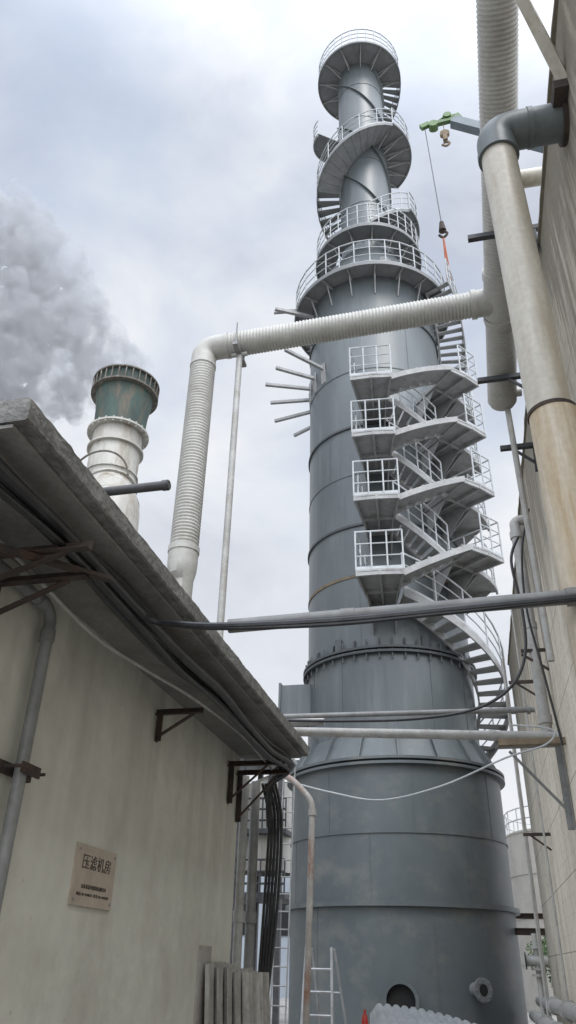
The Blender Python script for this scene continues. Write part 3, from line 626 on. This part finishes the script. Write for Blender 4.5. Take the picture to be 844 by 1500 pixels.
b=MB(); b.tube([hk+V((0,0,.3)),hk+V((0,0,-.3))],[.1,.18],12); b.tube(smooth([hk+V((0,0,-.3)),hk+V((.2,0,-.5)),hk+V((0,0,-.75)),hk+V((-.18,0,-.55))],5),.06,8); make(b,'hook_block',M_rust,cr)
b=MB(); b.tube([hk+V((0,0,-.7)),hk+V((-.06,0,-3.6))],.04,6); b.tube([hk+V((0,0,-.7)),hk+V((.1,0,-3.6))],.035,6); make(b,'sling',M_orange,cr)

# ------------------------------------------------------------ yard items
def ladder(name,p0,p1,w,side,m,label,cat,step=.3,r=.022,parent=None):
    b=MB(); p0=V(p0);p1=V(p1);s=V(side).normalized()*w/2
    b.tube([p0-s,p1-s*.8],r,8); b.tube([p0+s,p1+s*.8],r,8); L=(p1-p0).length; n=int(L/step)
    for k in range(1,n):
        q=p0.lerp(p1,k/n); f=1-.2*k/n; b.tube([q-s*f,q+s*f],r*.8,6)
    return make(b,name,m,parent,label=label,category=cat)
sl=empty('step_ladder',(-2.6,14,0),'open aluminium stepladder standing before tower base','ladder')
ladder('front_frame',(-2.62,13.6,0),(-2.64,14.0,1.85),.52,(1,.1,0),M_alu,None,None,parent=sl,r=.024)
ladder('rear_frame',(-2.40,14.6,0),(-2.58,14.05,1.83),.46,(1,.1,0),M_alu,None,None,step=.5,parent=sl,r=.020)
ladder('access_ladder',(-3.85,16.2,0),(-3.78,16.6,5.3),.3,(1,.1,0),M_greypipe,'tall thin grey ladder standing beside the tower','ladder',r=.016)
ts=empty('trestle',(-.6,6.6,0),'simple steel trestle carrying metal sheets','trestle')
for y in (6.2,7.3):
    b=MB(); b.beam((-1.05,y,1.10),(.05,y,1.10),.06,.08)
    for x in (-1.0,.0): b.beam((x,y,0),(x,y,1.10),.05,.05)
    make(b,'frame',M_rust,ts)
for k in range(3):
    b=MB(); rows=[]; W0=-.98+.03*k
    for j in range(131):
        t=j/130; ph=(t*13)%1; zz=.020 if .3<ph<.7 else (.020*(ph/.3) if ph<=.3 else .020*(1-ph)/.3)
        x=W0+t*.90; z=1.245+k*.028-.09*t*t*(1+k*.3)+zz
        rows.append([(x+.22,5.75+.05*k,z-.05),(x,7.5-.06*k,z+.02),(x,7.5-.06*k,z+.014),(x+.22,5.75+.05*k,z-.056)])
    b.grid(rows,closed_v=True); make(b,'metal_roof_sheet',M_sheet,label='profiled pale metal roofing sheet stacked on trestle',category='roofing sheet',group='stacked roof sheets',sharp=25)
b=MB(); b.lathe([(0,1.02),(.03,1.02),(.032,1.17),(.024,1.21),(.012,1.23),(.012,1.26),(0,1.26)],-1.12,8.2,20); make(b,'spray_can',M_red,label='small red spray can standing on a crate',category='can')
b=MB(); b.box((-1.4,8.0,0),(-1.0,8.5,1.0)); b.box((-1.43,7.97,1.0),(-.97,8.53,1.02)); make(b,'wooden_crate',M_asb,label='plain grey crate standing in the yard',category='crate')
for z,x in ((1.18,1.02),(.93,.86)):
    pipe('floor_pipe',[(x,10.5,z),(x,19,z-.12)],.10,M_lightpipe,'pale horizontal pipe along foot of wall','pipe',collars=[((x,12.5,z-.03),(0,1,0),.13,.06),((x,15,z-.06),(0,1,0),.13,.06)],group='pipes along the wall foot')
vv=empty('valve_assembly',(.95,17,0),'grey flanged valve standpipe by concrete wall','valve')
b=MB(); b.tube([(.95,17,0),(.95,17,2.2)],.05,14)
for z in (1.5,1.6,1.95): b.tube([(.95,17,z),(.95,17,z+.04)],.12,18)
b.tube([(.75,17,1.75),(1.15,17,1.75)],.09,14); make(b,'body',M_lightpipe,vv)
b=MB(); b.tube([(.75,16.9,1.75),(.73,16.9,1.75)],.14,18); make(b,'handwheel',M_darksteel,vv)
for (x0,y,h,x1,hh) in ((.45,19.5,.72,1.6,.12),(.2,21,1.1,1.8,.1)):
    b=MB(); b.beam(W(x0,y,h),W(x1,y,h),.12,hh); b.beam(W(x0,y,h+hh/2),W(x1,y,h+hh/2),.2,.012); b.beam(W(x0,y,h-hh/2),W(x1,y,h-hh/2),.2,.012); b.beam(W(x0+.1,y,-1.6),W(x0+.1,y,h-.05),.1,.1)
    make(b,'steel_frame_beam',M_rust,label='rust brown steel beam on a post',category='steel beam',group='rusty beams beyond the wall')
tk=empty('storage_tank',(5.4,42,0),'beige cylindrical storage tank with roof railing','tank')
b=MB(); b.lathe([(3.8,0),(3.8,7.3),(0.01,7.9)],5.4,42,48)
for z in (1.8,3.6,5.4,7.2): b.lathe([(3.8,z),(3.84,z),(3.84,z+.06),(3.8,z+.06)],5.4,42,48)
make(b,'shell',M_tank,tk)
b=MB(); pts=[V((5.4+3.75*math.sin(2*math.pi*k/24),42-3.75*math.cos(2*math.pi*k/24),7.3)) for k in range(25)]
for hh in (.5,1.0): b.tube([p+V((0,0,hh)) for p in pts],.03,6)
for p in pts: b.tube([p,p+V((0,0,1))],.03,6)
make(b,'railing',M_rail,tk)
fr=empty('pipe_rack',(-7,27,0),'dark steel pipe rack with walkway railings','pipe rack')
b=MB()
for x in (-9,-7.6,-6.2):
    for y in (26,28.5): b.beam((x,y,0),(x,y,8.2),.18,.18)
make(b,'columns',M_greycable,fr)
for z in (3.4,5.3,7.8):
    b=MB(); b.box((-9.2,25.9,z),(-6.0,28.7,z+.15))
    for hh in (.4,.75,1.1): b.tube([(-9.2,25.9,z+hh),(-6,25.9,z+hh)],.035,6)
    for k in range(9): b.tube([(-9.2+k*.4,25.9,z),(-9.2+k*.4,25.9,z+1.1)],.03,6)
    make(b,'walkway',M_darksteel if z<7 else M_greypipe,fr)
b=MB(); b.lathe([(.9,4.2),(.9,7.0),(.1,7.4)],-6.9,27.2,24); make(b,'vessel',M_white,fr)
b=MB(); b.box((-26,48,0),(-3,60,9)); b.box((-26.2,47.8,9),(-2.8,60.2,9.4))
fb=make(b,'factory_hall',M_bluegrey,label='pale blue grey factory hall beyond the yard',category='building')
for k in range(7):
    b=MB(); b.box((-24+k*3,47.93,3),(-22+k*3,48.05,5.2)); make(b,'window',M_dark,fb)
tr=empty('tree',(2.9,33,0),'small leafy green tree beyond the wall','tree')
b=MB(); b.tube([(2.9,33,0),(2.95,33,1.2),(2.8,33.1,2.2)],[.12,.09,.05],8); b.tube([(2.95,33,1.1),(3.4,32.8,2.2)],[.06,.03],6); b.tube([(2.95,33,1.2),(2.3,33.2,2.3)],[.06,.03],6); make(b,'trunk',M_bark,tr)
b=MB()
for k in range(2600):
    c=random.choice(((2.9,33,2.2,1.0),(3.6,32.8,2.0,.7),(2.2,33.2,2.1,.7),(2.7,32.7,1.4,.6),(3.3,33.2,2.9,.6)))
    d=V((random.gauss(0,1),random.gauss(0,1),random.gauss(0,1))).normalized()*c[3]*random.random()**.4
    p=V(c[:3])+d; a=V((random.gauss(0,1),random.gauss(0,1),random.gauss(0,1))).normalized()*.07; q=a.orthogonal().normalized()*.04
    b.face([p-a,p+q,p+a,p-q])
make(b,'crown',M_leaf,tr,sharp=180)

# ------------------------------------------------------------ world, sun, camera
SUN=V((.30,-.50,.81)).normalized()
w=bpy.data.worlds.new('World'); scene.world=w; w.use_nodes=True; nt=w.node_tree; nt.nodes.clear(); L=nt.links.new
out=nd(nt,'ShaderNodeOutputWorld'); bg=nd(nt,'ShaderNodeBackground')
sky=nd(nt,'ShaderNodeTexSky',sky_type='NISHITA'); sky.sun_disc=False; sky.sun_elevation=math.asin(SUN.z); sky.sun_rotation=math.atan2(SUN.x,SUN.y)
tc=nd(nt,'ShaderNodeTexCoord')
sc=nd(nt,'ShaderNodeVectorMath',operation='SCALE'); sc.inputs['Scale'].default_value=.1; L(sky.outputs[0],sc.inputs[0])
mp=nd(nt,'ShaderNodeMapping'); mp.inputs['Scale'].default_value=(1.6,1.6,2.6); mp.inputs['Rotation'].default_value=(.3,.4,.2); L(tc.outputs['Generated'],mp.inputs['Vector'])
n1=nd(nt,'ShaderNodeTexNoise'); n1.inputs['Scale'].default_value=2.3; n1.inputs['Detail'].default_value=8; n1.inputs['Roughness'].default_value=.54; n1.inputs['Distortion'].default_value=.35; L(mp.outputs[0],n1.inputs['Vector'])
n2=nd(nt,'ShaderNodeTexNoise'); n2.inputs['Scale'].default_value=1.9; n2.inputs['Detail'].default_value=6; n2.inputs['Roughness'].default_value=.48; L(mp.outputs[0],n2.inputs['Vector'])
cr1=nd(nt,'ShaderNodeValToRGB'); e=cr1.color_ramp.elements
e[0].position=.33; e[0].color=(.58,.62,.715,1); e[1].position=.65; e[1].color=(.90,.92,.955,1)
x=e.new(.50); x.color=(.76,.795,.87,1)
L(n1.outputs['Fac'],cr1.inputs['Fac'])
rg=nd(nt,'ShaderNodeMapRange'); rg.inputs['From Min'].default_value=.36; rg.inputs['From Max'].default_value=.58; rg.inputs['To Min'].default_value=.45; rg.inputs['To Max'].default_value=1; L(n2.outputs['Fac'],rg.inputs['Value'])
sp=nd(nt,'ShaderNodeSeparateXYZ'); L(tc.outputs['Generated'],sp.inputs[0])
hz=nd(nt,'ShaderNodeMapRange'); hz.inputs['From Min'].default_value=.75; hz.inputs['From Max'].default_value=.2; L(sp.outputs['Z'],hz.inputs['Value'])
mxf=nd(nt,'ShaderNodeMath',operation='MAXIMUM'); L(rg.outputs[0],mxf.inputs[0]); L(hz.outputs[0],mxf.inputs[1])
skb=nd(nt,'ShaderNodeMix',data_type='RGBA'); skb.inputs['Factor'].default_value=.8; L(sc.outputs[0],skb.inputs['A']); skb.inputs['B'].default_value=(.53,.65,.85,1)
mx=nd(nt,'ShaderNodeMix',data_type='RGBA'); L(mxf.outputs[0],mx.inputs['Factor']); L(skb.outputs['Result'],mx.inputs['A']); L(cr1.outputs[0],mx.inputs['B'])
m3=nd(nt,'ShaderNodeMix',data_type='RGBA'); m3.inputs['B'].default_value=(.88,.90,.93,1); hm=nd(nt,'ShaderNodeMath',operation='MULTIPLY'); hm.inputs[1].default_value=.6; L(hz.outputs[0],hm.inputs[0]); L(hm.outputs[0],m3.inputs['Factor']); L(mx.outputs['Result'],m3.inputs['A'])
# extra sky glow around the hidden sun, added to brighten the alley
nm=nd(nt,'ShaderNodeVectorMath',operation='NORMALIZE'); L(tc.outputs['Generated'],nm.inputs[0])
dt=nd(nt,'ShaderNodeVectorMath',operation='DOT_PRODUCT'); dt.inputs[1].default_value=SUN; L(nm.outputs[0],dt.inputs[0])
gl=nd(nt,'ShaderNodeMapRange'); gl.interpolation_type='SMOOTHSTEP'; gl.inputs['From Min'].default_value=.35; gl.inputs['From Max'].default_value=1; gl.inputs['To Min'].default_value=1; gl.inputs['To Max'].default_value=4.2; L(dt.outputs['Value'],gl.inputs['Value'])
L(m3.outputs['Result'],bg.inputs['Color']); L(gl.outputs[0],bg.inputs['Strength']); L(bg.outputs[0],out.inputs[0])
sl_=bpy.data.lights.new('sun','SUN'); sl_.energy=1.3; sl_.angle=R(20); sl_.color=(1,.96,.9)
so=bpy.data.objects.new('sun',sl_); COL.objects.link(so)
so.rotation_euler=SUN.to_track_quat('Z','Y').to_euler(); so.location=(0,0,50)

F=1100
zc=V((44,1826,-F)).normalized(); yc=V((290,-670,-F)).normalized(); yc=(yc-zc*yc.dot(zc)).normalized(); xc=yc.cross(zc)
cd=bpy.data.cameras.new('camera'); cam=bpy.data.objects.new('camera',cd); COL.objects.link(cam)
cd.sensor_fit='VERTICAL'; cd.sensor_height=36; cd.lens=36*F/1500; cd.clip_start=.05; cd.clip_end=2000
mt=Matrix((xc,yc,zc)).to_4x4(); mt.translation=V((0,0,CZ)); cam.matrix_world=mt
scene.camera=cam
